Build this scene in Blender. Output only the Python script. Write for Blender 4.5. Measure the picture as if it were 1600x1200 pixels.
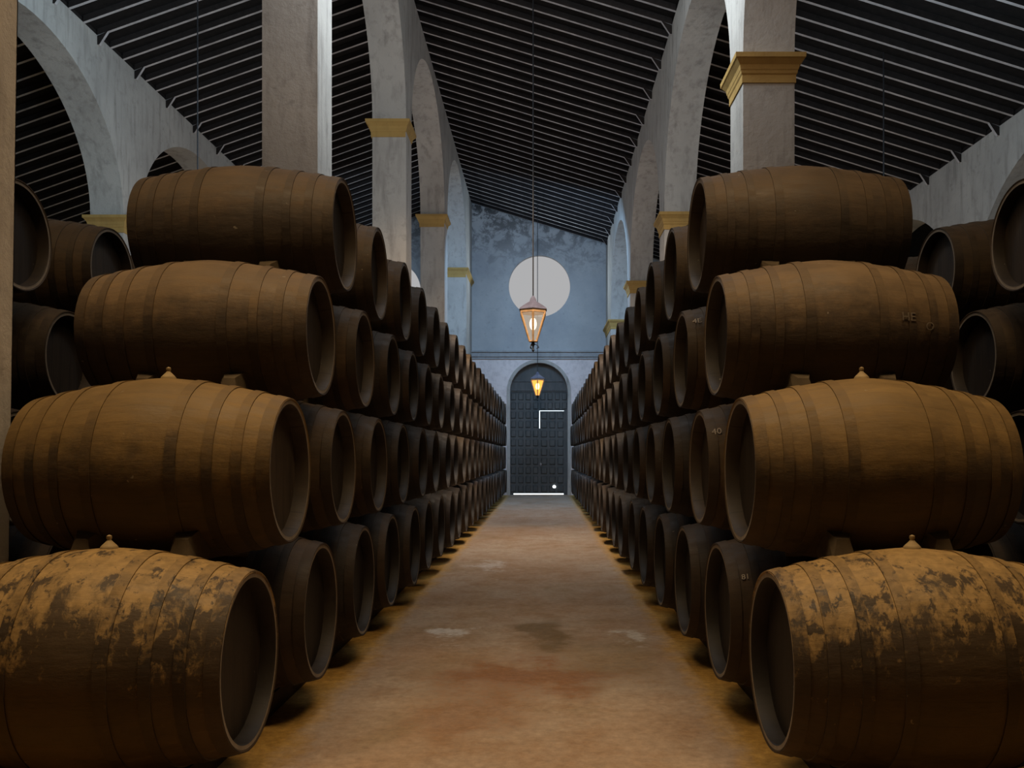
import bpy, bmesh, math, random
from mathutils import Vector, Matrix
random.seed(11)
PI = math.pi
for o in list(bpy.data.objects): bpy.data.objects.remove(o, do_unlink=True)
sc = bpy.context.scene
COL = sc.collection
# ---------------------------------------------------------------- units
# One unit P of the plan is the spacing of the butts along a row (1.15 m).
U = 1.15
EYE = 1.22                     # eye height over the floor, in P
def W(x, y, h): return Vector((x*U, y*U, (h+EYE)*U))     # plan coordinates -> metres (h is measured from eye height)

# ---------------------------------------------------------------- camera, world, lights, exposure
cam = bpy.data.cameras.new('camera'); camo = bpy.data.objects.new('camera', cam); COL.objects.link(camo)
camo.location = W(0, 0, 0); camo.rotation_euler = (PI/2, 0, 0)
cam.sensor_width = 36; cam.lens = 1365/1600*36
cam.shift_x = -(848-800)/1600; cam.shift_y = (712-600)/1600
cam.clip_end = 200; cam.clip_start = 0.05
sc.camera = camo
sc.view_settings.view_transform = 'Standard'; sc.view_settings.look = 'None'
sc.view_settings.gamma = 1; sc.view_settings.use_curve_mapping = False
sc.view_settings.exposure = 0.0
w = bpy.data.worlds.new('world'); sc.world = w; w.use_nodes = True
w.node_tree.nodes['Background'].inputs[0].default_value = (0.50, 0.60, 0.75, 1)
w.node_tree.nodes['Background'].inputs[1].default_value = 0.10

def area(name, x, y, h, sx, sy, power, col, aim=(0, 0, -1), spread=None):
    l = bpy.data.lights.new(name, 'AREA'); l.shape = 'RECTANGLE'; l.size = sx*U; l.size_y = sy*U
    l.energy = power; l.color = col
    if spread: l.spread = math.radians(spread)
    o = bpy.data.objects.new(name, l); COL.objects.link(o); o.location = W(x, y, h)
    o.rotation_euler = Vector(aim).to_track_quat('-Z', 'Y').to_euler()
    return o
WARM = (1.0, 0.70, 0.38); COOL = (0.62, 0.82, 1.0)
# warm lamps inferred overhead; the rear and aisle ones are added, unseen fill
area('warm_light_front', -0.15, 2.7, 4.8, 1.0, .6, 46, WARM, (0, .04, -1))
area('warm_light_left_row', -1.75, 2.7, 4.6, 1.6, .5, 62, WARM, (0, .04, -1), 110)
area('warm_light_right_row', 1.45, 2.7, 4.6, 1.6, .5, 62, WARM, (0, .04, -1), 110)
area('warm_light_left', -4.2, 3.4, 4.6, 1.6, 2.0, 30, WARM, (0, .1, -1))
area('warm_fill_rear', -0.1, -1.5, 5.6, 4.0, 1.2, 38, (1.0, .70, .50), (0, 1, .0), 70)
area('warm_fill_aisle', -0.14, 11.0, 4.3, 1.2, .8, 150, (1.0, .76, .54), (0, .46, -.89), 125)
area('warm_fill_aisle_far', -0.14, 17.5, 4.6, 1.2, .8, 45, (1.0, .82, .66), (0, .40, -.91), 120)
# unseen fill lights added under the roof, aisle by aisle; no windows there
area('fill_middle', -0.14, 7.2, 5.9, 1.0, 4.0, 75, (.95, .92, .9), (0, .1, -1))
area('fill_to_left_wall', -0.20, 8.7, 5.3, 2.6, 1.0, 150, (.74, .88, 1.0), (-1, .5, 0))
area('fill_to_right_wall', 0.05, 8.7, 5.3, 2.6, 1.0, 150, (.74, .88, 1.0), (1, .5, -.05))
area('fill_middle_far', -0.14, 20.5, 5.6, 2.0, 1.2, 300, (.34, .62, 1.0), (0, .62, -.78))
area('fill_left_aisle', -3.3, 8.0, 4.9, 5.0, 1.0, 260, (.55, .80, 1.0), (-1, .1, -.05))
area('fill_right_aisle', 3.3, 8.0, 3.9, 5.0, 1.0, 130, (.6, .82, 1.0), (1, .1, -.05))
area('fill_left_far', -4.7, 19.5, 5.6, 1.2, 1.4, 120, (.5, .72, 1.0), (0, .62, -.78))
area('fill_right_far', 4.6, 19.5, 4.6, 1.2, 1.4, 120, (.5, .72, 1.0), (0, .62, -.78))
# daylight entering at the round window
sp = bpy.data.lights.new('round_window_light', 'SPOT'); sp.energy = 170; sp.color = (.70, .86, 1.0); sp.spot_size = math.radians(170); sp.spot_blend = .3; sp.shadow_soft_size = .01
spo = bpy.data.objects.new('round_window_light', sp); COL.objects.link(spo); spo.location = W(-.10, 26.7, 5.24); spo.rotation_euler = (-PI/2, 0, 0)
# unseen uplights added to brighten the roof, in place of floor bounce
area('roof_fill_middle', -0.14, 18.6, 2.6, 2.4, 9.0, 62, (.95, .92, 1.0), (0, 0, 1))
area('roof_fill_left', -4.7, 15.0, 2.4, 2.0, 8.0, 50, (1.0, .92, .88), (0, 0, 1))
area('roof_fill_right', 4.6, 13.5, 2.2, 2.0, 8.0, 30, (1.0, .88, .82), (0, 0, 1))

# ---------------------------------------------------------------- helpers
def mesh_obj(name, bm, mats, parent=None, smooth=None, loc=None):
    me = bpy.data.meshes.new(name)
    bmesh.ops.recalc_face_normals(bm, faces=bm.faces)
    bm.to_mesh(me); bm.free()
    for m in (mats if isinstance(mats, (list, tuple)) else [mats]): me.materials.append(m)
    o = bpy.data.objects.new(name, me); COL.objects.link(o)
    if parent: o.parent = parent
    if loc is not None: o.location = loc
    if smooth:
        for p in me.polygons: p.use_smooth = True
        try: me.set_sharp_from_angle(angle=math.radians(smooth))
        except Exception: pass
    return o
def tag(o, label=None, cat=None, group=None, kind=None):
    if label: o['label'] = label
    if cat: o['category'] = cat
    if group: o['group'] = group
    if kind: o['kind'] = kind
    return o
def struct(o, label=None): return tag(o, label=label, kind='structure')
def empty(name, loc, rz=0):
    o = bpy.data.objects.new(name, None); COL.objects.link(o); o.location = loc; o.rotation_euler = (0, 0, rz)
    o.empty_display_size = .1
    return o
def copy_tree(o, parent=None):
    c = o.copy(); COL.objects.link(c)
    if parent: c.parent = parent
    for ch in o.children: copy_tree(ch, c)
    return c
def box(bm, a, b, mi=0, M=None):
    x0, y0, z0 = a; x1, y1, z1 = b
    vs = [bm.verts.new(v) for v in ((x0,y0,z0),(x1,y0,z0),(x1,y1,z0),(x0,y1,z0),(x0,y0,z1),(x1,y0,z1),(x1,y1,z1),(x0,y1,z1))]
    if M is not None:
        for v in vs: v.co = M @ v.co
    fs = [bm.faces.new([vs[i] for i in f]) for f in ((3,2,1,0),(4,5,6,7),(0,1,5,4),(1,2,6,5),(2,3,7,6),(3,0,4,7))]
    for f in fs: f.material_index = mi
    return vs, fs
def wbox(bm, a, b, mi=0): return box(bm, W(*a), W(*b), mi)
def lathe(bm, prof, n, axis='x', mi=0, closed=False):
    """prof: (s, r) along the axis; returns rings"""
    rings = []
    for s, r in prof:
        ring = []
        for i in range(n):
            a = 2*PI*i/n; c, d = r*math.cos(a), r*math.sin(a)
            ring.append(bm.verts.new((s, c, d) if axis == 'x' else (c, d, s)))
        rings.append(ring)
    pairs = list(zip(rings, rings[1:])) + ([(rings[-1], rings[0])] if closed else [])
    for A, B in pairs:
        for i in range(n):
            f = bm.faces.new((A[i], A[(i+1) % n], B[(i+1) % n], B[i])); f.material_index = mi
    return rings
def tube(bm, p, q, r0, r1=None, n=8, mi=0):
    p, q = Vector(p), Vector(q); r1 = r0 if r1 is None else r1
    d = (q-p).normalized(); u = d.orthogonal().normalized(); v = d.cross(u)
    A = [bm.verts.new(p+(u*math.cos(2*PI*i/n)+v*math.sin(2*PI*i/n))*r0) for i in range(n)]
    B = [bm.verts.new(q+(u*math.cos(2*PI*i/n)+v*math.sin(2*PI*i/n))*r1) for i in range(n)]
    for i in range(n):
        f = bm.faces.new((A[i], A[(i+1) % n], B[(i+1) % n], B[i])); f.material_index = mi
    for R in (A[::-1], B): bm.faces.new(R).material_index = mi
def ordinal(n):
    a = ['first','second','third','fourth','fifth','sixth','seventh','eighth','ninth','tenth','eleventh','twelfth','thirteenth','fourteenth',
         'fifteenth','sixteenth','seventeenth','eighteenth','nineteenth','twentieth','twenty-first','twenty-second','twenty-third','twenty-fourth']
    return a[n]

# ---------------------------------------------------------------- materials
class NT:
    def __init__(s, name, rough=.8, spec=.3):
        s.m = bpy.data.materials.new(name); s.m.use_nodes = True; s.t = s.m.node_tree
        s.b = s.t.nodes['Principled BSDF']; s.b.inputs['Roughness'].default_value = rough
        s.b.inputs['Specular IOR Level'].default_value = spec
        s.tc = s.n('ShaderNodeTexCoord'); s.obj = s.tc.outputs['Object']; s.gen = s.tc.outputs['Object']
        s.pos = s.n('ShaderNodeNewGeometry').outputs['Position']
    def n(s, t, **k):
        x = s.t.nodes.new(t)
        for a, b in k.items(): setattr(x, a, b)
        return x
    def lk(s, a, b): s.t.links.new(a, b)
    def put(s, sock, v):
        if hasattr(v, 'links') or isinstance(v, bpy.types.NodeSocket): s.lk(v, sock)
        else: sock.default_value = v
    def math(s, op, a, b=0, clamp=False):
        x = s.n('ShaderNodeMath', operation=op); x.use_clamp = clamp; s.put(x.inputs[0], a); s.put(x.inputs[1], b); return x.outputs[0]
    def noise(s, vec, scale, detail=4, rough=.55, stretch=None, dist=0):
        if stretch:
            mp = s.n('ShaderNodeMapping'); s.lk(vec, mp.inputs[0]); mp.inputs['Scale'].default_value = stretch; vec = mp.outputs[0]
        x = s.n('ShaderNodeTexNoise'); s.lk(vec, x.inputs['Vector']); x.inputs['Scale'].default_value = scale
        x.inputs['Detail'].default_value = detail; x.inputs['Roughness'].default_value = rough; x.inputs['Distortion'].default_value = dist
        return x.outputs['Fac']
    def ramp(s, f, stops):
        x = s.n('ShaderNodeValToRGB'); s.lk(f, x.inputs[0]); e = x.color_ramp.elements
        while len(e) < len(stops): e.new(.5)
        for i, (p, c) in enumerate(stops):
            e[i].position = p; e[i].color = (*c, 1) if isinstance(c, tuple) else (c, c, c, 1)
        return x.outputs[0]
    def mix(s, f, a, b, mode='MIX'):
        x = s.n('ShaderNodeMixRGB', blend_type=mode); s.put(x.inputs[0], f)
        for i, v in ((1, a), (2, b)):
            if isinstance(v, tuple): x.inputs[i].default_value = (*v, 1)
            else: s.lk(v, x.inputs[i])
        return x.outputs[0]
    def color(s, c):
        if isinstance(c, tuple): s.b.inputs['Base Color'].default_value = (*c, 1)
        else: s.lk(c, s.b.inputs['Base Color'])
        return s
    def bump(s, h, st, dist=.01):
        x = s.n('ShaderNodeBump'); x.inputs['Strength'].default_value = st; x.inputs['Distance'].default_value = dist
        s.lk(h, x.inputs['Height']); s.lk(x.outputs[0], s.b.inputs['Normal']); return s
    def sep(s, v):
        x = s.n('ShaderNodeSeparateXYZ'); s.lk(v, x.inputs[0]); return x.outputs
    def rand(s): return s.n('ShaderNodeObjectInfo').outputs['Random']

def stucco(name, c0, c1, c2, grime=.5):
    t = NT(name, .9, .15)
    big = t.noise(t.pos, .9, 5, .6); mid = t.noise(t.pos, 5, 6, .7); streak = t.noise(t.pos, 2.2, 5, .6, (3, 3, .5))
    col = t.mix(t.ramp(big, [(.35, 0.), (.65, 1.)]), c0, c1)
    col = t.mix(t.ramp(streak, [(.5, 0.), (.72, grime)]), col, c2)
    col = t.mix(t.ramp(mid, [(.55, 0.), (.75, grime)]), col, c2)
    t.color(col).bump(t.noise(t.pos, 9, 8, .7), .5, .02)
    return t.m
M_STUCCO = stucco('weathered_whitewash', (.47, .435, .39), (.38, .352, .318), (.21, .19, .17), .65)
def endwall():
    t = NT('mouldy_whitewash', .9, .15); z = t.sep(t.pos)
    big = t.noise(t.pos, .55, 6, .65); mid = t.noise(t.pos, 2.0, 8, .75, None, .4); fine = t.noise(t.pos, 7, 5, .6)
    col = t.mix(t.ramp(big, [(.35, 0.), (.65, 1.)]), (.47, .47, .46), (.35, .36, .37))
    hi = t.math('MULTIPLY', t.math('SUBTRACT', z[2], 6.6*U), .42/U, True)         # damp mould grows under the eaves
    mould = t.math('MULTIPLY', t.ramp(mid, [(.46, 0.), (.56, 1.)]), hi, True)
    col = t.mix(mould, col, (.06, .06, .06))
    col = t.mix(t.ramp(fine, [(.6, 0.), (.75, .35)]), col, (.2, .19, .18))
    low = t.math('LESS_THAN', z[2], (3.19+EYE)*U)                                  # whitewash below the ledge, paler and pinker with the lantern's light painted in
    col = t.mix(low, col, t.mix(t.ramp(fine, [(.45, 0.), (.7, .5)]), (.78, .69, .66), (.48, .41, .39)))
    t.color(col).bump(t.noise(t.pos, 6, 8, .7), .5, .02); return t.m
M_END = endwall()
def solid(name, c, rough=.7, spec=.3, metal=0, var=.25, sc_=12):
    t = NT(name, rough, spec); t.b.inputs['Metallic'].default_value = metal
    f = t.noise(t.obj, sc_, 5, .6)
    t.color(t.mix(t.ramp(f, [(.3, 0.), (.7, 1.)]), tuple(v*(1-var) for v in c), tuple(min(1, v*(1+var)) for v in c)))
    return t.m
M_CAP = stucco('ochre_paint', (.44, .28, .09), (.37, .23, .075), (.24, .15, .055), .35)
M_LEDGE = stucco('grey_plaster', (.40, .40, .40), (.33, .33, .33), (.2, .2, .2), .5)
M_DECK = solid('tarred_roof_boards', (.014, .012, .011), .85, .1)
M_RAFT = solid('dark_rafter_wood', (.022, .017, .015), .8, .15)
M_RAFTU = solid('lit_rafter_underside', (.43, .40, .39), .85, .15, 0, .3, 3)  # pale tone painted in for light reaching the undersides from below
M_STEEL = solid('dark_iron', (.03, .03, .032), .5, .4, .6)
M_BRASS = solid('aged_brass', (.62, .36, .16), .45, .5, .3)
M_ZINC = solid('grey_zinc', (.13, .125, .17), .5, .5, .3)
M_BLOCK = solid('wedge_block_wood', (.075, .056, .034), .8, .2)
M_RAIL = solid('rail_timber', (.055, .038, .022), .8, .2)
M_CHALK = solid('chalk_paint', (.42, .37, .32), .9, .1)
M_BUNG = solid('pale_cork_stopper', (.30, .22, .11), .7, .3)
M_DIM = solid('faded_chalk', (.15, .125, .10), .9, .1)

def barrel_mat(name, base, alt, worn=0., wearcol=(.36, .24, .10), rough=.62, lit_dust=None):
    t = NT(name, rough, .32)
    x, y, z = t.sep(t.obj)
    ang = t.math('ARCTAN2', y, z)
    k = t.math('MULTIPLY', ang, 30/(2*PI))
    fl = t.math('FLOOR', k); fr = t.math('SUBTRACT', k, fl)
    wn = t.n('ShaderNodeTexWhiteNoise'); wn.noise_dimensions = '2D'
    cv = t.n('ShaderNodeCombineXYZ'); t.lk(fl, cv.inputs[0]); t.lk(t.rand(), cv.inputs[1]); t.lk(cv.outputs[0], wn.inputs['Vector'])
    stave = wn.outputs['Value']
    # shift the noise by the object's own random number so that no two butts look alike
    add = t.n('ShaderNodeVectorMath', operation='ADD'); t.lk(t.obj, add.inputs[0])
    sh = t.n('ShaderNodeCombineXYZ'); r9 = t.math('MULTIPLY', t.rand(), 37.0); t.lk(r9, sh.inputs[0]); t.lk(r9, sh.inputs[2]); t.lk(sh.outputs[0], add.inputs[1])
    v = add.outputs[0]
    g = t.noise(v, 6, 6, .65, (.6, 3, 3)); b = t.noise(v, 2.2, 5, .6); f = t.noise(v, 22, 4, .6)
    col = t.mix(t.ramp(b, [(.35, 0.), (.65, 1.)]), base, alt)
    col = t.mix(.55, col, t.ramp(g, [(.3, .45), (.7, 1.35)]), 'MULTIPLY')
    col = t.mix(.16, col, t.ramp(stave, [(0., .5), (1., 1.3)]), 'MULTIPLY')
    col = t.mix(1., col, t.ramp(t.rand(), [(0., .78), (1., 1.22)]), 'MULTIPLY')
    if lit_dust:                                                # dusty crown with a ragged edge; its paleness also paints in overhead light
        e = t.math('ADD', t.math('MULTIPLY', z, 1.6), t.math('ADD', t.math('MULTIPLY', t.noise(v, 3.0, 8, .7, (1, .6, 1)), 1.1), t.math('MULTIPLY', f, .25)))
        dc = t.mix(t.ramp(b, [(.35, 0.), (.65, 1.)]), lit_dust, tuple(q*.72 for q in lit_dust))
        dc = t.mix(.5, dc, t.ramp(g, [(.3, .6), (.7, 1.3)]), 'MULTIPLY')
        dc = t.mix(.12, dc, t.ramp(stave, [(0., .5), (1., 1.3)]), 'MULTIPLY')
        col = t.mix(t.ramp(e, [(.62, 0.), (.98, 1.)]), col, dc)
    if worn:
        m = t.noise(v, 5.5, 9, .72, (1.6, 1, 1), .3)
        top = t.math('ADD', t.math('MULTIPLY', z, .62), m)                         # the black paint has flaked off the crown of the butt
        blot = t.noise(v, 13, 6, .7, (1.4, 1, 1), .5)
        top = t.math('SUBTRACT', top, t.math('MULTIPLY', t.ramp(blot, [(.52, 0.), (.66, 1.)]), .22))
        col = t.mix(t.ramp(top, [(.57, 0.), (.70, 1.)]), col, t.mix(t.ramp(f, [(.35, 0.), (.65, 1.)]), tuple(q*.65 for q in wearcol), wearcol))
    joint = t.math('LESS_THAN', t.math('ABSOLUTE', t.math('SUBTRACT', fr, .5)), .475)
    col = t.mix(t.math('MULTIPLY', t.math('SUBTRACT', 1., joint), .14), col, (.01, .008, .006))
    speck = t.noise(v, 26, 2, .5)
    col = t.mix(t.ramp(speck, [(.76, 0.), (.79, .5)]), col, (.30, .27, .22))       # whitewash drips
    t.color(col).bump(t.math('ADD', g, t.math('MULTIPLY', f, .5)), .35, .01)
    t.lk(t.ramp(g, [(.3, rough-.1), (.7, rough+.15)]), t.b.inputs['Roughness'])
    return t.m
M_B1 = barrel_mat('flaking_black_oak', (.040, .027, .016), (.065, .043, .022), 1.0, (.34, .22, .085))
M_B1B = barrel_mat('dull_black_oak', (.034, .023, .016), (.055, .036, .022))
M_B2 = barrel_mat('brown_black_oak', (.050, .034, .018), (.075, .049, .024), lit_dust=(.200, .125, .042))
M_B3 = barrel_mat('dusty_lit_brown_oak', (.042, .029, .019), (.062, .042, .026), lit_dust=(.150, .098, .048))
M_B4 = barrel_mat('dark_upper_oak', (.034, .025, .018), (.048, .034, .023), lit_dust=(.085, .056, .030))
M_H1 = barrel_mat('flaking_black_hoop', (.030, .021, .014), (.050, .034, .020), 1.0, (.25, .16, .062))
M_H1B = barrel_mat('dull_black_hoop', (.028, .020, .014), (.050, .032, .020))
M_H2 = barrel_mat('brown_black_hoop', (.040, .027, .015), (.062, .041, .021), lit_dust=(.165, .102, .034))
M_H3 = barrel_mat('dusty_lit_brown_hoop', (.036, .025, .017), (.052, .035, .022), lit_dust=(.125, .081, .039))
M_H4 = barrel_mat('dark_upper_hoop', (.030, .022, .016), (.044, .030, .020), lit_dust=(.072, .048, .026))
M_BD = barrel_mat('shaded_oak', (.022, .018, .016), (.038, .029, .023))  # butts deeper in the rows: their shade is put into a darker colour
M_BM = barrel_mat('deep_brown_oak', (.060, .040, .022), (.085, .055, .030))
HOOPS = {M_BD.name: M_H1B, M_BM.name: M_H4, M_B1.name: M_H1, M_B1B.name: M_H1B, M_B2.name: M_H2, M_B3.name: M_H3, M_B4.name: M_H4}
def head_mat(name, q):
    t = NT(name, .6, .35); x, y, z = t.sep(t.obj)
    k = t.math('MULTIPLY', y, 9.0); fr = t.math('FRACT', t.math('ADD', k, 20.))
    g = t.noise(t.obj, 5, 6, .65, (1, 3, .5))
    add = t.n('ShaderNodeVectorMath', operation='ADD'); t.lk(t.obj, add.inputs[0])
    col = t.mix(t.ramp(g, [(.3, 0.), (.7, 1.)]), (.019*q, .014*q, .011*q), (.042*q, .030*q, .020*q))
    col = t.mix(1., col, t.ramp(t.rand(), [(0., .7), (.8, 1.3), (1., 1.9)]), 'MULTIPLY')
    ln = t.math('LESS_THAN', fr, .05)
    col = t.mix(t.math('MULTIPLY', ln, .6), col, (.008, .006, .005))
    col = t.mix(t.ramp(t.noise(t.obj, 30, 2, .5), [(.78, 0.), (.8, .4)]), col, (.3, .28, .25))
    t.color(col).bump(g, .3, .008); return t.m
M_HEAD = head_mat('dark_head_boards', 1.0)
M_HEAD1 = head_mat('black_head_boards', .45)
M_CHIME = solid('worn_chime_edge', (.20, .165, .125), .6, .4)
def floor_mat():
    t = NT('worn_earth_floor', .8, .25); x, y, z = t.sep(t.pos)
    big = t.noise(t.pos, .75, 6, .6, (1, .7, 1)); mid = t.noise(t.pos, 3.2, 9, .75); fine = t.noise(t.pos, 18, 8, .75); st = t.noise(t.pos, 1.1, 5, .6, (1, .8, 1), 1.)
    col = t.mix(t.ramp(big, [(.38, 0.), (.62, 1.)]), (.37, .255, .17), (.42, .335, .26))
    col = t.mix(t.ramp(mid, [(.48, 0.), (.68, .55)]), col, (.27, .15, .075))
    col = t.mix(t.ramp(st, [(.56, 0.), (.70, .5)]), col, (.25, .185, .10))
    col = t.mix(t.ramp(st, [(.22, .7), (.30, 0.)]), col, (.60, .56, .52))
    wx = t.math('ADD', x, t.math('MULTIPLY', t.math('SUBTRACT', t.noise(t.pos, 2.2, 5, .65), .5), 1.1))
    wy = t.math('ADD', y, t.math('MULTIPLY', t.math('SUBTRACT', t.noise(t.pos, 2.7, 5, .65), .5), 1.6))
    def spot(cx, cy, rx, ry):
        a = t.math('POWER', t.math('DIVIDE', t.math('SUBTRACT', wx, cx*U), rx*U), 2); c = t.math('POWER', t.math('DIVIDE', t.math('SUBTRACT', wy, cy*U), ry*U), 2)
        return t.math('SUBTRACT', 1.0, t.math('SQRT', t.math('ADD', a, c)), True)
    def splash(cx, cy, rx, ry, k, c, col):
        m_ = t.math('ADD', spot(cx, cy, rx, ry), t.math('MULTIPLY', t.math('SUBTRACT', fine, .5), 1.6))
        m_ = t.math('MULTIPLY', m_, spot(cx, cy, rx*1.3, ry*1.3))
        return t.mix(t.math('MULTIPLY', t.ramp(m_, [(.02, 0.), (.45, 1.)]), k), col, c)
    col = splash(.05, 5.9, .30, .9, .8, (.17, .115, .055), col)         # damp olive and rusty stains down the middle
    col = splash(-.05, 4.85, .75, .55, .75, (.24, .105, .040), col)
    col = splash(.45, 5.2, .45, .8, .5, (.22, .16, .085), col)
    col = splash(-.35, 4.2, .4, .6, .5, (.25, .12, .05), col)
    col = splash(-.62, 6.0, .16, .35, .9, (.62, .60, .60), col)         # scuffs of lime
    col = splash(-.58, 9.6, .22, .7, .8, (.56, .52, .50), col)
    col = splash(.55, 5.9, .12, .3, .8, (.56, .52, .48), col)
    wig = t.math('MULTIPLY', t.math('SUBTRACT', mid, .5), .35)
    d = t.math('ABSOLUTE', t.math('ADD', x, .12*U))                                # ochre sand beside the worn path
    e = t.math('ADD', d, wig)
    s = t.n('ShaderNodeMapRange'); t.lk(e, s.inputs[0]); s.inputs[1].default_value = .86*U; s.inputs[2].default_value = 1.0*U
    col = t.mix(s.outputs[0], col, t.mix(t.ramp(fine, [(.35, 0.), (.65, 1.)]), (.42, .24, .06), (.52, .32, .09)))
    col = t.mix(.55, col, t.ramp(fine, [(.3, .5), (.7, 1.4)]), 'MULTIPLY')
    t.color(col).bump(t.math('ADD', mid, t.math('MULTIPLY', fine, .6)), .45, .02)
    t.lk(t.ramp(mid, [(.3, .55), (.7, .9)]), t.b.inputs['Roughness']); return t.m
M_FLOOR = floor_mat()
def emit(name, c, s):
    m = bpy.data.materials.new(name); m.use_nodes = True; n = m.node_tree.nodes; n.clear()
    e = n.new('ShaderNodeEmission'); o = n.new('ShaderNodeOutputMaterial'); e.inputs[0].default_value = (*c, 1); e.inputs[1].default_value = s
    m.node_tree.links.new(e.outputs[0], o.inputs[0]); return m
M_PANE = emit('daylit_frosted_pane', (.98, .98, 1.0), .43)
M_DAY = emit('daylight_stand_in', (.85, .95, 1.0), 2.2)
M_BULB = emit('lamp_bulb', (1.0, .80, .58), 3.0)
def lampglass(name, c, s, clear):
    m = bpy.data.materials.new(name); m.use_nodes = True; n = m.node_tree.nodes; n.clear()
    e = n.new('ShaderNodeEmission'); tr = n.new('ShaderNodeBsdfTransparent'); mx = n.new('ShaderNodeMixShader'); o = n.new('ShaderNodeOutputMaterial')
    e.inputs[0].default_value = (*c, 1); e.inputs[1].default_value = s; mx.inputs[0].default_value = clear
    m.node_tree.links.new(e.outputs[0], mx.inputs[1]); m.node_tree.links.new(tr.outputs[0], mx.inputs[2]); m.node_tree.links.new(mx.outputs[0], o.inputs[0]); return m
M_BULB2 = emit('orange_bulb', (1.0, .55, .2), 25.0)
M_GLASS2 = lampglass('orange_lit_glass', (1.0, .36, .06), 2.2, .35)
M_GLASS = lampglass('lantern_glass', (1.0, .80, .58), .55, .55)

# ---------------------------------------------------------------- the building
YE = 27.0                                     # the end wall
PY = [-2.5, 3.0, 8.5, 14.0, 19.5]             # near faces of the piers
PD = .57                                      # pier depth along the aisle
bm = bmesh.new(); bmesh.ops.create_grid(bm, x_segments=1, y_segments=1, size=1)
for v in bm.verts: v.co = Vector((v.co.x*13*U, (12 + v.co.y*16.4)*U, 0))
struct(mesh_obj('floor', bm, M_FLOOR))

def roof_h(x):
    return 7.83-.353*(-2.47-x) if x < -2.47 else 7.83-.303*(x+2.47) if x < 2.2 else 6.415-.31*(x-2.2)
xs = [-13, -2.47, 2.2, 13]
for a, b in zip(xs, xs[1:]):                   # one slab per slope
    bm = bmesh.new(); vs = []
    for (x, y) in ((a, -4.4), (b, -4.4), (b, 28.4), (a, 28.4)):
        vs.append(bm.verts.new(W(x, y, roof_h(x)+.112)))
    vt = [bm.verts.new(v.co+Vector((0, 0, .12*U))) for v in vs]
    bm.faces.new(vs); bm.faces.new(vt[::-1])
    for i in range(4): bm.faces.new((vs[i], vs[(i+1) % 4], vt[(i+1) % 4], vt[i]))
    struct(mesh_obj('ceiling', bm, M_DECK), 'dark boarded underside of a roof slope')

def arcade(name, x0, x1, spring, rise, lean=False, first=PD):
    """pierced wall: piers and elliptical arches, one solid running down the aisle"""
    bm = bmesh.new()
    def top(x): return roof_h(x)+.012
    cols = []                                  # (y at the bottom, y above, height of the underside)
    for i, y in enumerate(PY):
        cols.append(['p', y, y, -EYE]); far = y+(first if i == 1 else PD)
        ln = lean and i == 1
        cols.append(['p', far-.01 if ln else far, far+.24 if ln else far, -EYE])
        a, b = far, (PY[i+1] if i+1 < len(PY) else 25.0)
        m, hs = (a+b)/2, (b-a)/2
        N = 40
        for k in range(0, N+1):
            t = -math.cos(PI*k/N); 
            yy = m+hs*t; hh = spring+rise*math.sqrt(max(0, 1-t*t))
            if ln and k == 0: yy += .16
            if ln and 0 < k < 5: yy = max(yy, a+.17+.004*k)
            cols.append(['a', yy, yy, hh])
    cols.append(['p', 25.0, 25.0, -EYE]); cols.append(['p', YE+.05, YE+.05, -EYE])
    def V(x, y, h): return bm.verts.new(W(x, y, h))
    F, B, FT, BT = [], [], [], []
    for kind, yb, yt, h in cols:
        F.append(V(x0, yb, h)); B.append(V(x1, yb, h)); FT.append(V(x0, yt, top(x0))); BT.append(V(x1, yt, top(x1)))
    for i in range(len(cols)-1):
        same = abs(F[i].co.y-F[i+1].co.y) < 1e-5
        bm.faces.new((F[i], F[i+1], B[i+1], B[i]))             # underside / reveal
        if not same:
            bm.faces.new((F[i], FT[i], FT[i+1], F[i+1])); bm.faces.new((B[i+1], BT[i+1], BT[i], B[i]))
            bm.faces.new((FT[i], BT[i], BT[i+1], FT[i+1]))
    for i in (0, len(cols)-1): bm.faces.new((F[i], B[i], BT[i], FT[i]))
    bmesh.ops.remove_doubles(bm, verts=bm.verts, dist=1e-5)
    return struct(mesh_obj(name, bm, M_STUCCO, None, 30))
arcade('wall_left', -2.19, -2.73, 5.37, 2.09, True)
arcade('wall_right', 1.95, 2.45, 3.89, 2.09, False, .42)
arcade('wall_far_left', -6.72, -7.25, 3.84, 2.0)
arcade('wall_far_right', 6.89, 7.40, 2.45, 2.05)

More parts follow.
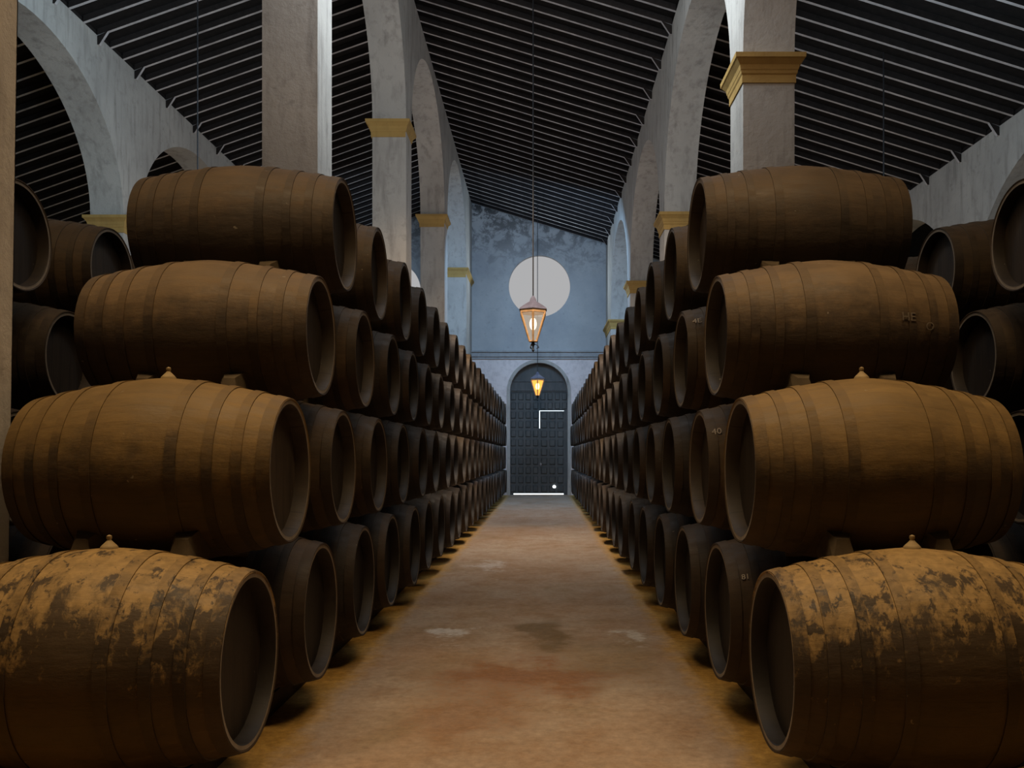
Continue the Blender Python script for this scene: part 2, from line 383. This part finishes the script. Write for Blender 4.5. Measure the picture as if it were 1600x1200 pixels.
def wall_plate(x0, x1):
    bm = bmesh.new(); a, b = min(x0, x1)+.03, max(x0, x1)-.03
    vs = [bm.verts.new(W(x, y, roof_h(x)+dh)) for y in (-2.5, YE-.02) for x, dh in ((a, .013), (b, .013), (b, .108), (a, .108))]
    for q in ((3, 2, 1, 0), (4, 5, 6, 7), (0, 1, 5, 4), (1, 2, 6, 5), (2, 3, 7, 6), (3, 0, 4, 7)): bm.faces.new([vs[i] for i in q])
    return bm
NTR = [0]
def trim(bm, mat, label=None, smooth=None):
    NTR[0] += 1
    return struct(mesh_obj('trim_%d' % NTR[0], bm, mat, None, smooth), label)
for x0, x1 in ((-2.19, -2.73), (1.95, 2.45), (-6.72, -7.25), (6.89, 7.40)): trim(wall_plate(x0, x1), M_RAFT, 'dark timber plate on top of an arcade wall')
def capital(x0, x1, y0, y1, top):
    """ochre moulding wrapped round a pier: stacked, flaring courses"""
    if x0 > x1: x0, x1 = x1, x0
    bm = bmesh.new()
    prof = [(-.265, .004), (-.265, .012), (-.19, .012), (-.175, .022), (-.15, .026), (-.14, .032), (-.10, .040), (-.055, .075), (-.045, .088), (-.0, .090), (.0, 0.)]
    rings = []
    for dh, g in prof:
        rings.append([bm.verts.new(W(x, y, top+dh)) for x, y in ((x0-g, y0-g), (x1+g, y0-g), (x1+g, y1+g), (x0-g, y1+g))])
    for A, B in zip(rings, rings[1:]):
        for i in range(4): bm.faces.new((A[i], A[(i+1) % 4], B[(i+1) % 4], B[i]))
    bm.faces.new(rings[0])
    trim(bm, M_CAP, 'ochre capital moulding round a whitewashed pier')
for (x0, x1, h) in ((-2.21, -2.74, 5.37), (1.95, 2.45, 3.89), (-6.72, -7.25, 3.84), (6.89, 7.40, 2.45)):
    for y in PY[1:]: 
        if y > 4: capital(x0, x1, y, y+PD, h)
    capital(x0, x1, 25.0, 26.93, h)

# end wall with the arched doorway and three round windows
def boolean_cut(o, cutters):
    for c in cutters:
        md = o.modifiers.new('cut', 'BOOLEAN'); md.operation = 'DIFFERENCE'; md.solver = 'EXACT'; md.object = c
    dg = bpy.context.evaluated_depsgraph_get(); dg.update()
    me = bpy.data.meshes.new_from_object(o.evaluated_get(dg))
    o.modifiers.clear(); o.data = me
    for c in cutters: bpy.data.objects.remove(c, do_unlink=True)
def end_prism(pts, y0, y1):
    bm = bmesh.new(); A = [bm.verts.new(W(x, y0, h)) for x, h in pts]; B = [bm.verts.new(W(x, y1, h)) for x, h in pts]
    n = len(pts)
    for i in range(n): bm.faces.new((A[i], A[(i+1) % n], B[(i+1) % n], B[i]))
    bm.faces.new(A[::-1]); bm.faces.new(B)
    return bm
bm = end_prism([(-13, -EYE-.1), (13, -EYE-.1), (13, roof_h(13)+.12), (2.2, roof_h(2.2)+.12), (-2.47, roof_h(-2.47)+.12), (-13, roof_h(-13)+.12)], YE, YE+.5)
wall = struct(mesh_obj('wall_back', bm, M_END))
DX, DR, DS = -.119, .89, 1.98
arch = [(DX-DR, -EYE-.3), (DX+DR, -EYE-.3)]+[(DX+DR*math.cos(PI*k/32), DS+DR*math.sin(PI*k/32)) for k in range(33)]
cut = [mesh_obj('cutter', end_prism(arch, YE-.5, YE+1), M_END)]
OC = [(-.10, 5.24, .95), (-4.72, 5.08, .95), (4.35, 4.72, .80)]
for x, h, r in OC:
    cut.append(mesh_obj('cutter', end_prism([(x+r*math.cos(2*PI*k/64), h+r*math.sin(2*PI*k/64)) for k in range(64)], YE-.5, YE+1), M_END))
boolean_cut(wall, cut)
for i, (x, h, r) in enumerate(OC):
    bm = end_prism([(x+(r+.02)*math.cos(2*PI*k/64), h+(r+.02)*math.sin(2*PI*k/64)) for k in range(64)], YE+.14, YE+.17)
    struct(mesh_obj('window_%d' % (i+1), bm, M_PANE), 'round window filled with pale daylight')
# walls closing the hall at the sides and behind
bm = bmesh.new(); wbox(bm, (-13.2, -4.4, -EYE), (-13, 27.5, 4.2)); struct(mesh_obj('wall_outer_left', bm, M_STUCCO))
bm = bmesh.new(); wbox(bm, (13, -4.4, -EYE), (13.2, 27.5, 3.2)); struct(mesh_obj('wall_outer_right', bm, M_STUCCO))
bm = end_prism([(-13, -EYE), (13, -EYE), (13, roof_h(13)+.12), (2.2, roof_h(2.2)+.12), (-2.47, roof_h(-2.47)+.12), (-13, roof_h(-13)+.12)], -4.6, -4.4)
struct(mesh_obj('wall_front', bm, M_STUCCO))
# ledge above the doorway
bm = bmesh.new()
for (h0, h1, d) in ((2.98, 3.05, .05), (3.05, 3.13, .10), (3.13, 3.19, .07), (3.19, 3.235, .13)):
    wbox(bm, (-2.20, YE-d, h0), (1.94, YE+.01, h1))
trim(bm, M_LEDGE, 'grey moulded ledge across the end wall')
# raised plaster surround of the doorway
bm = bmesh.new()
pts_o = [(DX+DR+.10, -EYE)]+[(DX+(DR+.10)*math.cos(PI*k/32), DS+(DR+.10)*math.sin(PI*k/32)) for k in range(33)]+[(DX-DR-.10, -EYE)]
pts_i = [(DX+DR, -EYE)]+[(DX+DR*math.cos(PI*k/32), DS+DR*math.sin(PI*k/32)) for k in range(33)]+[(DX-DR, -EYE)]
R4 = [[bm.verts.new(W(x, y, h)) for x, h in P_] for P_, y in ((pts_o, YE+.01), (pts_o, YE-.04), (pts_i, YE-.04), (pts_i, YE+.01))]
for k in range(4):
    A, B = R4[k], R4[(k+1) % 4]
    for i in range(len(A)-1): bm.faces.new((A[i], A[i+1], B[i+1], B[i]))
trim(bm, M_STUCCO, 'plain plaster surround of the arched doorway')

# ---------------------------------------------------------------- the studded timber door with its wicket
def door_mat():
    t = NT('blue_black_door_timber', .6, .35); f = t.noise(t.obj, 5, 6, .6, (2, 2, .5))
    t.color(t.mix(t.ramp(f, [(.3, 0.), (.7, 1.)]), (.050, .056, .056), (.100, .098, .092))).bump(f, .3, .01); return t.m
M_DOOR = door_mat()
YD = YE+.22
door = empty('door_1', W(DX, YD, -EYE)); struct(door, 'tall arched timber double door with a wicket')
def dpart(name, bm, mat, label=None):
    o = mesh_obj(name, bm, mat); o.parent = door; o.matrix_parent_inverse = Matrix.Translation(-door.location)
    if label: o['label'] = label
    return o
def panels(bm, x0, x1, h0, h1, nx, nh, y):
    """ledged leaf: slab, grid of rails, and raised fields"""
    wbox(bm, (x0, y, h0), (x1, y+.05, h1))
    cw, ch = (x1-x0)/nx, (h1-h0)/nh
    for i in range(nx):
        for j in range(nh):
            g = .035
            a, b = x0+i*cw+g, x0+(i+1)*cw-g; c, d = h0+j*ch+g, h0+(j+1)*ch-g
            o_ = [bm.verts.new(W(px, y-.002, ph)) for px, ph in ((a, c), (b, c), (b, d), (a, d))]
            s = .022
            n_ = [bm.verts.new(W(px, y-.03, ph)) for px, ph in ((a+s, c+s), (b-s, c+s), (b-s, d-s), (a+s, d-s))]
            bm.faces.new(n_)
            for k in range(4): bm.faces.new((o_[k], o_[(k+1) % 4], n_[(k+1) % 4], n_[k]))
L0, R0 = DX-DR-.02, DX+DR+.02
WX0, WX1, WT = -.085, .66, 1.385           # wicket opening
bm = bmesh.new(); wbox(bm, (WX0-.06, YD-.015, -EYE+.045), (WX0+.02, YD, .85)); wbox(bm, (L0, YD, -EYE+.002), (L0+.12, YD+.05, -EYE+.05)); wbox(bm, (R0-.14, YD, -EYE+.002), (R0, YD+.05, -EYE+.05)); panels(bm, L0, WX0-.022, -EYE+.045, 1.98, 4, 11, YD); dpart('door_leaf', bm, M_DOOR)
bm = bmesh.new(); panels(bm, WX0-.022, R0, WT+.022, 1.98, 4, 2, YD); wbox(bm, (WX1+.006, YD, -EYE+.045), (R0, YD+.05, WT+.022)); dpart('door_leaf', bm, M_DOOR)
bm = bmesh.new(); panels(bm, WX0, WX1+.02, -EYE+.045, WT+.006, 3, 9, YD+.01); wk = dpart('wicket', bm, M_DOOR)
bm = bmesh.new()
half = [(DX+(DR+.02)*math.cos(PI*k/32), 1.965+(DR+.02)*math.sin(PI*k/32)) for k in range(33)]
A = [bm.verts.new(W(x, YD, h)) for x, h in half]; B = [bm.verts.new(W(x, YD+.05, h)) for x, h in half]
bm.faces.new(A); bm.faces.new(B[::-1])
for i in range(33): bm.faces.new((A[i], A[(i+1) % 33], B[(i+1) % 33], B[i]))
for hh in (2.02, 2.30): wbox(bm, (DX-.84+.25*(hh > 2.2)*.3, YD-.03, hh), (DX+.84-.25*(hh > 2.2)*.3, YD, hh+.05))
for k in range(7): wbox(bm, (DX-.62+k*.2, YD-.02, 2.07), (DX-.59+k*.2, YD, 2.30))
dpart('arch_panel', bm, M_DOOR)
bm = bmesh.new(); tube(bm, W(-.06, YD-.05, -.33), W(-.06, YD-.05, -.20), .014*U); tube(bm, W(-.06, YD, -.26), W(-.06, YD-.06, -.26), .028*U, n=12)
dpart('handle', bm, solid('bright_steel', (.7, .72, .75), .3, .5, .8), 'bright steel handle')
bm = bmesh.new()
c = W(.36, YD-.022, -.965); A = [bm.verts.new(c+Vector((.045*U*math.cos(2*PI*k/20), 0, .045*U*math.sin(2*PI*k/20)))) for k in range(20)]
bm.faces.new(A); dpart('peep_hole', bm, emit('daylight_in_hole', (.85, .95, 1), 9), 'small round hole full of daylight')
bm = bmesh.new(); wbox(bm, (DX-DR+.02, YE+.46, -EYE-.02), (DX+DR-.02, YE+.48, 2.9))
struct(mesh_obj('window_4', bm, M_DAY), 'glowing panel standing in for daylight behind the door')  # glowing sheet added behind the door so its gaps show daylight

# ---------------------------------------------------------------- rafters, bay by bay
def rafter_mesh(xa, xb, corbel_at):
    bm = bmesh.new(); w2, d = .025, .085
    A = [bm.verts.new((x*U, y*U, (roof_h(x if abs(x+2.47) > 1e-3 else x)+dz)*U)) for x in (xa, xb) for (y, dz) in ((-w2, .11), (w2, .11), (w2, -d+.1), (-w2, -d+.1))]
    for q in ((0, 1, 2, 3), (7, 6, 5, 4), (0, 4, 5, 1), (1, 5, 6, 2), (3, 7, 4, 0)): bm.faces.new([A[i] for i in q])
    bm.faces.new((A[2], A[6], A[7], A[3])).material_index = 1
    if corbel_at:
        s = 1 if corbel_at > xa+.5 else -1     # bracket under the low end
        xw = corbel_at; h = roof_h(xw)+.0
        P_ = [(xw-s*.16, roof_h(xw-s*.16)+.018), (xw, h), (xw, h-.13), (xw-s*.03, h-.13)]
        V0 = [bm.verts.new((x*U, -w2*U, z*U)) for x, z in P_]; V1 = [bm.verts.new((x*U, w2*U, z*U)) for x, z in P_]
        bm.faces.new(V0); bm.faces.new(V1[::-1])
        for i in range(4):
            f = bm.faces.new((V0[i], V0[(i+1) % 4], V1[(i+1) % 4], V1[i]))
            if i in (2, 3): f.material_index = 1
    return bm
bays = [(-2.21, 1.95, 1.95, 'middle', 'over the central aisle'), (2.45, 6.89, 6.89, 'right', 'over the right hand aisle'),
        (-6.72, -2.74, -6.72, 'left', 'over the left hand aisle'), (-12.6, -7.25, None, 'outer', 'seen through the far left arches')]
for xa, xb, cb, nm, where in bays:
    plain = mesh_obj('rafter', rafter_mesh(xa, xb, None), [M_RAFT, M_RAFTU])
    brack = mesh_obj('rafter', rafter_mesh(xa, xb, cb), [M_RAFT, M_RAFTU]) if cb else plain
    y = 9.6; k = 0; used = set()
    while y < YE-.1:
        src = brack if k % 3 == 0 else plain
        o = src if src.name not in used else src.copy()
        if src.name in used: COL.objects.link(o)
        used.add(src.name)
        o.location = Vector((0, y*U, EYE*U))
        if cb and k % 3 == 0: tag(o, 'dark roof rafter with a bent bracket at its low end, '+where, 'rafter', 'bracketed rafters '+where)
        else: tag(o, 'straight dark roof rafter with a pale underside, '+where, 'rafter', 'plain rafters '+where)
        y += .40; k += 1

# ---------------------------------------------------------------- butts
HL = .515                                             # half the length of a butt
LV = [dict(h=-.736, R=.403, r=.315, y=3.15), dict(h=-.061, R=.384, r=.297, y=3.65), dict(h=.567, R=.354, r=.277, y=4.15), dict(h=1.172, R=.354, r=.288, y=4.65)]
def prof(R, r, t): return R-(R-r)*abs(t)**1.5
BANDS = [(.27, .35), (.53, .60), (.73, .80), (.905, 1.0)]
CH = .024                                             # chime thickness
def body_bm(R, r, n, rings=28):
    bm = bmesh.new()
    P_ = [(HL*U*t, prof(R, r, t)*U) for t in [-1+2*k/rings for k in range(rings+1)]]
    e = [(HL-.004, r-.006), (HL-.004, r-CH+.004), (HL-.012, r-CH), (HL-.072, r-CH-.004)]
    full = [(-s*U, q*U) for s, q in e[::-1]]+P_+[(s*U, q*U) for s, q in e]
    rg = lathe(bm, full, n)
    bm.faces.ensure_lookup_table()
    nr = len(full)
    for i in range(nr-1):
        k = min(i, nr-2-i)
        if k in (0, 1, 2, 3):
            for j in range(n): bm.faces[i*n+j].material_index = {0: 2, 1: 2, 2: 1, 3: 0}[k]
    return bm
def head_bm(r, s, n, bm=None, mi=0):
    bm = bm or bmesh.new(); x = s*(HL-.065)*U; rr = (r-CH-.003)*U
    ring = [bm.verts.new((x, rr*math.cos(2*PI*i/n), rr*math.sin(2*PI*i/n))) for i in range(n)]
    back = [bm.verts.new((x-s*.02*U, rr*math.cos(2*PI*i/n), rr*math.sin(2*PI*i/n))) for i in range(n)]
    bm.faces.new(ring).material_index = mi; bm.faces.new(back[::-1]).material_index = mi
    for i in range(n): bm.faces.new((ring[i], ring[(i+1) % n], back[(i+1) % n], back[i])).material_index = mi
    return bm
def hoop_bm(R, r, a, b, s, n, bm=None, mi=0):
    bm = bm or bmesh.new(); th = .0045
    ts = [a, a, (a+b)/2, b, b]; gs = [-.002, th, th, th, -.002]
    pr = [(s*HL*t*U*(1 if t < 1 else .997), (prof(R, r, t)+g)*U) for t, g in zip(ts, gs)]
    lathe(bm, pr, n, mi=mi); return bm
def bung_bm(R):
    bm = bmesh.new(); z = R-.006
    lathe(bm, [(z*U, .030*U), ((z+.010)*U, .030*U), ((z+.016)*U, .025*U), ((z+.030)*U, .011*U), ((z+.036)*U, .007*U), ((z+.042)*U, .010*U), ((z+.050)*U, .009*U), ((z+.054)*U, .002*U)], 14, 'z')
    return bm
GLUE = {}
def make_barrel(lv, matb, near=True):
    mh = M_HEAD1 if lv == 0 or matb is M_BD else M_HEAD
    R, r = LV[lv]['R'], LV[lv]['r']
    if not near:
        n = 28; bm = body_bm(R, r, n, 10)
        for s in (-1, 1):
            head_bm(r, s, n, bm, 3)
            for a, b in BANDS: hoop_bm(R, r, a, b, s, n, bm, 4)
        return mesh_obj('barrel', bm, [matb, M_CHIME, mh, mh, HOOPS[matb.name]], None, 35)
    e = empty('barrel', (0, 0, 0))
    mesh_obj('staves', body_bm(R, r, 64), [matb, M_CHIME, mh], e, 35)
    for s in (-1, 1):
        mesh_obj('head', head_bm(r, s, 64), mh, e, 35)
        for a, b in BANDS: mesh_obj('hoop', hoop_bm(R, r, a, b, s, 64), HOOPS[matb.name], e, 35)
    if lv < 2: mesh_obj('bung', bung_bm(R), M_BUNG, e, 40)
    return e
TIER = ['bottom tier', 'second tier', 'third tier', 'top tier']
rowx = {'left': -1.048-HL, 'right': .817+HL, 'left2': -2.775-HL, 'right2': 2.53+HL}
PROTO = {}
FIRST = {}
look = {('left', 0): 'huge nearest barrel with black paint flaking to tan', ('right', 0): 'huge nearest barrel with streaked flaking paint and stopper',
        ('left', 1): 'golden brown end barrel carrying a pointed stopper', ('right', 1): 'long ochre brown end barrel with a grey-lit head',
        ('left', 2): 'plain dusty brown end barrel', ('right', 2): 'reddish brown end barrel with faint faded chalk letters',
        ('left', 3): 'dark crowning end barrel below the tall pier', ('right', 3): 'dark crowning end barrel below the ochre capital'}
def get(key, mk):
    if key not in PROTO: PROTO[key] = mk(); return PROTO[key]
    return copy_tree(PROTO[key])
for side in ('left', 'right'):
    for lv in range(4):
        L = LV[lv]; n = 22 if lv < 3 else 21
        if lv == 0: n = 23
        for j in range(n):
            y = L['y']+j
            if y > 26.2: break
            near = j < 8
            if j == 0 and lv == 0: m = M_B1
            elif j == 0: m = (M_B1, M_B2, M_B3, M_B4)[lv]
            elif j == 1: m = (M_B1B, M_BM, M_BM, M_B4)[lv]
            else: m = M_BM if (j*7+lv*3+(side == 'left')) % 6 == 0 and lv else M_BD
            o = get((lv, m.name, near), lambda: make_barrel(lv, m, near))
            dx = random.uniform(-.012, .012) if j else 0; dz = 0; ry = random.uniform(-.12, .12) if j else 0
            o.location = W(rowx[side]+dx, y+(random.uniform(-.012, .012) if j else 0), L['h']); o.rotation_euler = (ry, 0, 0)
            if j == 0: lab = look[(side, lv)]+', %s of the %s stack' % (TIER[lv], side)
            else: lab = 'dark oak barrel %s from the front, %s, %s of the aisle' % (ordinal(j), TIER[lv], side)
            tag(o, lab, 'barrel', 'barrels in the %s stack, %s' % (side, TIER[lv]))
            if j < 2: FIRST[(side, lv, j)] = o
    # the row standing back to back with it, beyond the piers
    s2 = side+'2'
    for lv in range(4):
        L = LV[lv]
        for j in range(7):
            y = L['y']+j
            m = (M_BD, M_BD, M_B4, M_BM)[lv]
            near = lv > 1 and j < 3
            o = get((lv, m.name, near), lambda: make_barrel(lv, m, near))
            o.location = W(rowx[s2], y, L['h']); o.rotation_euler = (random.uniform(-.1, .1), 0, 0)
            tag(o, 'shadowed barrel behind the %s stack and piers, %s, %s from the front' % (side, TIER[lv], ordinal(j)), 'barrel', 'barrels behind the %s piers, %s' % (side, TIER[lv]))

# rails below the bottom tier
def rail(x, y0, y1, lab, grp):
    rb = prof(LV[0]['R'], LV[0]['r'], .19/HL)
    topz = LV[0]['h']-rb-.006
    bm = bmesh.new(); wbox(bm, (-.05, y0-.35, -EYE+EYE*0), (.05, y1+.35, topz))
    for v in bm.verts: v.co.z -= 0
    o = mesh_obj('support_rail', bm, M_RAIL); o.location = (x*U, 0, 0)
    tag(o, lab, 'rail', grp)
for side, y1 in (('left', 25.15), ('right', 25.15), ('left2', 9.15), ('right2', 9.15)):
    for s, w_ in ((-.24, 'left'), (.24, 'right')):
        nm = side.replace('2', '')
        rail(rowx[side]+s, 3.15, y1, 'low timber rail under the %s %s of barrels, the %s one' % (nm, 'back row' if '2' in side else 'front row', w_), 'rails carrying the barrels')

# wedge blocks between the tiers
def block(side, lv, j, up, dx, lab, grp):
    A, B = LV[lv], LV[lv+1]
    ya, yb = A['y']+j, (B['y']+j if up else B['y']+j-1)
    a = Vector((0, ya, A['h'])); b = Vector((0, yb, B['h'])); d = (b-a).normalized()
    t = abs(dx)/HL
    ra, rb = prof(A['R'], A['r'], t), prof(B['R'], B['r'], t)
    g = (b-a).length-ra-rb
    c = a+d*(ra+g/2); tn = Vector((0, -d.z, d.y)) if d.y > 0 else Vector((0, d.z, -d.y))
    if tn.z < 0: tn = -tn
    bm = bmesh.new(); hw = .058; g2 = g/2+.002
    P_ = [(-g2, -.035), (g2, -.035), (g2+.016, .085), (.008, .112), (-g2-.020, .080)]   # wedge section: (along d, along tangent)
    wf = lambda q: 1 if q < .05 else .78 if q < .1 else .42
    V0 = [bm.verts.new((-hw*wf(q)*U, *( (d*p+tn*q)*U )[1:])) for p, q in P_]
    V1 = [bm.verts.new((hw*wf(q)*U, *( (d*p+tn*q)*U )[1:])) for p, q in P_]
    bm.faces.new(V0); bm.faces.new(V1[::-1])
    for i in range(5): bm.faces.new((V0[i], V0[(i+1) % 5], V1[(i+1) % 5], V1[i]))
    o = mesh_obj('wedge_block', bm, M_BLOCK); o.location = W(rowx[side]+dx, c.y, c.z)
    tag(o, lab, 'wedge block', grp)
for side in ('left', 'right'):
    for lv in range(3):
        for j in range(2):
            for up in ((True,) if j == 0 else (True, False)):
                for dx in (-.19, .19):
                    e = ('outer' if (dx < 0) == (side == 'left') else 'inner')
                    if j == 0: lab = 'wooden wedge on the %s nearest barrel of the %s stack, %s one' % (TIER[lv].replace(' tier', '-tier'), side, 'aisle side' if e == 'inner' else 'wall side')
                    else: lab = 'hidden wooden wedge between %s and %s, %s stack' % (TIER[lv], TIER[lv+1], side)
                    block(side, lv, j, up, dx, lab, 'wedges deeper in the %s stack, %s' % (side, TIER[lv]) if j else 'front wedges of the %s stack' % side)

# ---------------------------------------------------------------- painted marks on the butts (each a part of its barrel)
def mark(o, lv, dx, th, txt, size, mat):
    """dx along the butt from its middle, th the angle up from the side that faces the camera"""
    L = LV[lv]; cu = bpy.data.curves.new('mark', 'FONT'); cu.body = txt; cu.size = size*U; cu.align_x = 'CENTER'; cu.align_y = 'CENTER'; cu.extrude = .001
    tmp = bpy.data.objects.new('tmp', cu); COL.objects.link(tmp)
    dg = bpy.context.evaluated_depsgraph_get(); me = bpy.data.meshes.new_from_object(tmp.evaluated_get(dg)); bpy.data.objects.remove(tmp, do_unlink=True)
    rr = prof(L['R'], L['r'], dx/HL)+.0065
    bm = bmesh.new(); bm.from_mesh(me)
    t0 = dx/HL
    for v in bm.verts:                                        # wrap the lettering round the staves
        a = th+v.co.y/(rr*U); x = dx*U+v.co.x; q = (prof(L['R'], L['r'], min(1, abs(x/U)/HL))+.0062)*U+v.co.z
        v.co = Vector((x, -q*math.cos(a), q*math.sin(a)))
    k = mesh_obj('painted_mark', bm, mat, o)
    k.rotation_euler = (-o.rotation_euler.x, 0, 0)
    k['label'] = 'pale painted characters '+txt.replace('\n', ' ')
mark(FIRST[('right', 2, 1)], 2, -.455, .72, '4E', .052, M_CHALK)
mark(FIRST[('right', 1, 1)], 1, -.468, .62, '40', .050, M_CHALK)
mark(FIRST[('right', 0, 1)], 0, -.44, .62, '81', .036, M_CHALK)
mark(FIRST[('right', 3, 1)], 3, -.40, -.05, '8', .050, M_CHALK)
mark(FIRST[('right', 2, 0)], 2, .27, .12, 'HE', .055, M_DIM)
mark(FIRST[('right', 2, 0)], 2, .37, .0, 'O', .050, M_DIM)

# ---------------------------------------------------------------- lanterns
def lantern():
    e = empty('hanging_lantern', (0, 0, 0))              # origin at the middle of the glass
    def hexr(r, z, n=6, a0=PI/6): return [Vector((r*U*math.cos(a0+2*PI*i/n), r*U*math.sin(a0+2*PI*i/n), z*U)) for i in range(n)]
    def skin(rings, mat, name, cap=True):
        bm = bmesh.new(); RR = [[bm.verts.new(v) for v in r] for r in rings]; n = len(RR[0])
        for A, B in zip(RR, RR[1:]):
            for i in range(n): bm.faces.new((A[i], A[(i+1) % n], B[(i+1) % n], B[i]))
        if cap: bm.faces.new(RR[0][::-1]); bm.faces.new(RR[-1])
        return mesh_obj(name, bm, mat, e)
    skin([hexr(.235, .235), hexr(.225, .255), hexr(.16, .30), hexr(.09, .345), hexr(.06, .36), hexr(.05, .40), hexr(.012, .45)], M_ZINC, 'lantern_roof')
    skin([hexr(.205, .185), hexr(.215, .19), hexr(.215, .235), hexr(.19, .235)], M_BRASS, 'top_band')
    skin([hexr(.197, .19), hexr(.055, -.22)], M_GLASS, 'glass_pane', False)
    bm = bmesh.new()
    for a, b in zip(hexr(.205, .19), hexr(.06, -.23)): tube(bm, a, b, .018*U, .014*U, 6)
    bt = hexr(.06, -.23); 
    for i in range(6): tube(bm, bt[i], bt[(i+1) % 6], .011*U, n=6)
    mesh_obj('frame', bm, M_BRASS, e)
    bm = bmesh.new(); lathe(bm, [(-.22*U, .05*U), (-.235*U, .04*U), (-.25*U, .02*U), (-.27*U, .032*U), (-.29*U, .018*U), (-.33*U, .012*U), (-.36*U, .022*U), (-.39*U, .002*U)], 12, 'z')
    for i in range(3):
        a = 2*PI*i/3; pts = [Vector((math.cos(a)*q*U, math.sin(a)*q*U, z*U)) for q, z in ((.02, -.27), (.07, -.29), (.085, -.32), (.05, -.335))]
        for p, q in zip(pts, pts[1:]): tube(bm, p, q, .006*U, n=5)
    mesh_obj('finial', bm, M_STEEL, e, 40)
    bm = bmesh.new(); bmesh.ops.create_uvsphere(bm, u_segments=14, v_segments=10, radius=.055*U)
    for v in bm.verts: v.co.z = v.co.z*1.7+.03*U
    mesh_obj('bulb', bm, M_BULB, e, 40)
    return e
lan = lantern()
def hang(o, x, y, h, lab, power, ls=1.0):
    o.location = W(x, y, h); tag(o, lab, 'lantern', 'lanterns hanging over the aisles')
    bm = bmesh.new(); zt = (roof_h(x)+(.1 if abs(x) < 1 else .012)-h)*U
    tube(bm, (0, 0, .44*U), (0, 0, zt), .010*U, n=6)
    mesh_obj('cord', bm, M_STEEL, o)
    if power:
        l = bpy.data.lights.new('lantern_light', 'POINT'); l.energy = power; l.color = (1, .60, .30); l.shadow_soft_size = .05*U
        q = bpy.data.objects.new('lantern_light', l); COL.objects.link(q); q.location = W(x, y, h+.03)
lans = [lan]+[copy_tree(lan) for _ in range(3)]
hang(lans[0], -.143, 13.0, 1.93, 'large lit lantern in front of the round window', 45)
hang(lans[1], -.146, 24.7, 1.93, 'small glowing orange lantern in front of the arched door', 300)
for ch in list(lans[1].children):                          # its lamp burns orange
    if ch.name.startswith('bulb') or ch.name.startswith('glass_pane'):
        ch.data = ch.data.copy(); ch.data.materials[0] = M_BULB2 if ch.name.startswith('bulb') else M_GLASS2
hang(lans[2], -4.82, 12.2, 1.93, 'lantern hanging on a thin cord over the left hand aisle', 0)
hang(lans[3], 4.76, 12.2, 1.70, 'lantern hanging on a thin cord over the right hand aisle', 0)
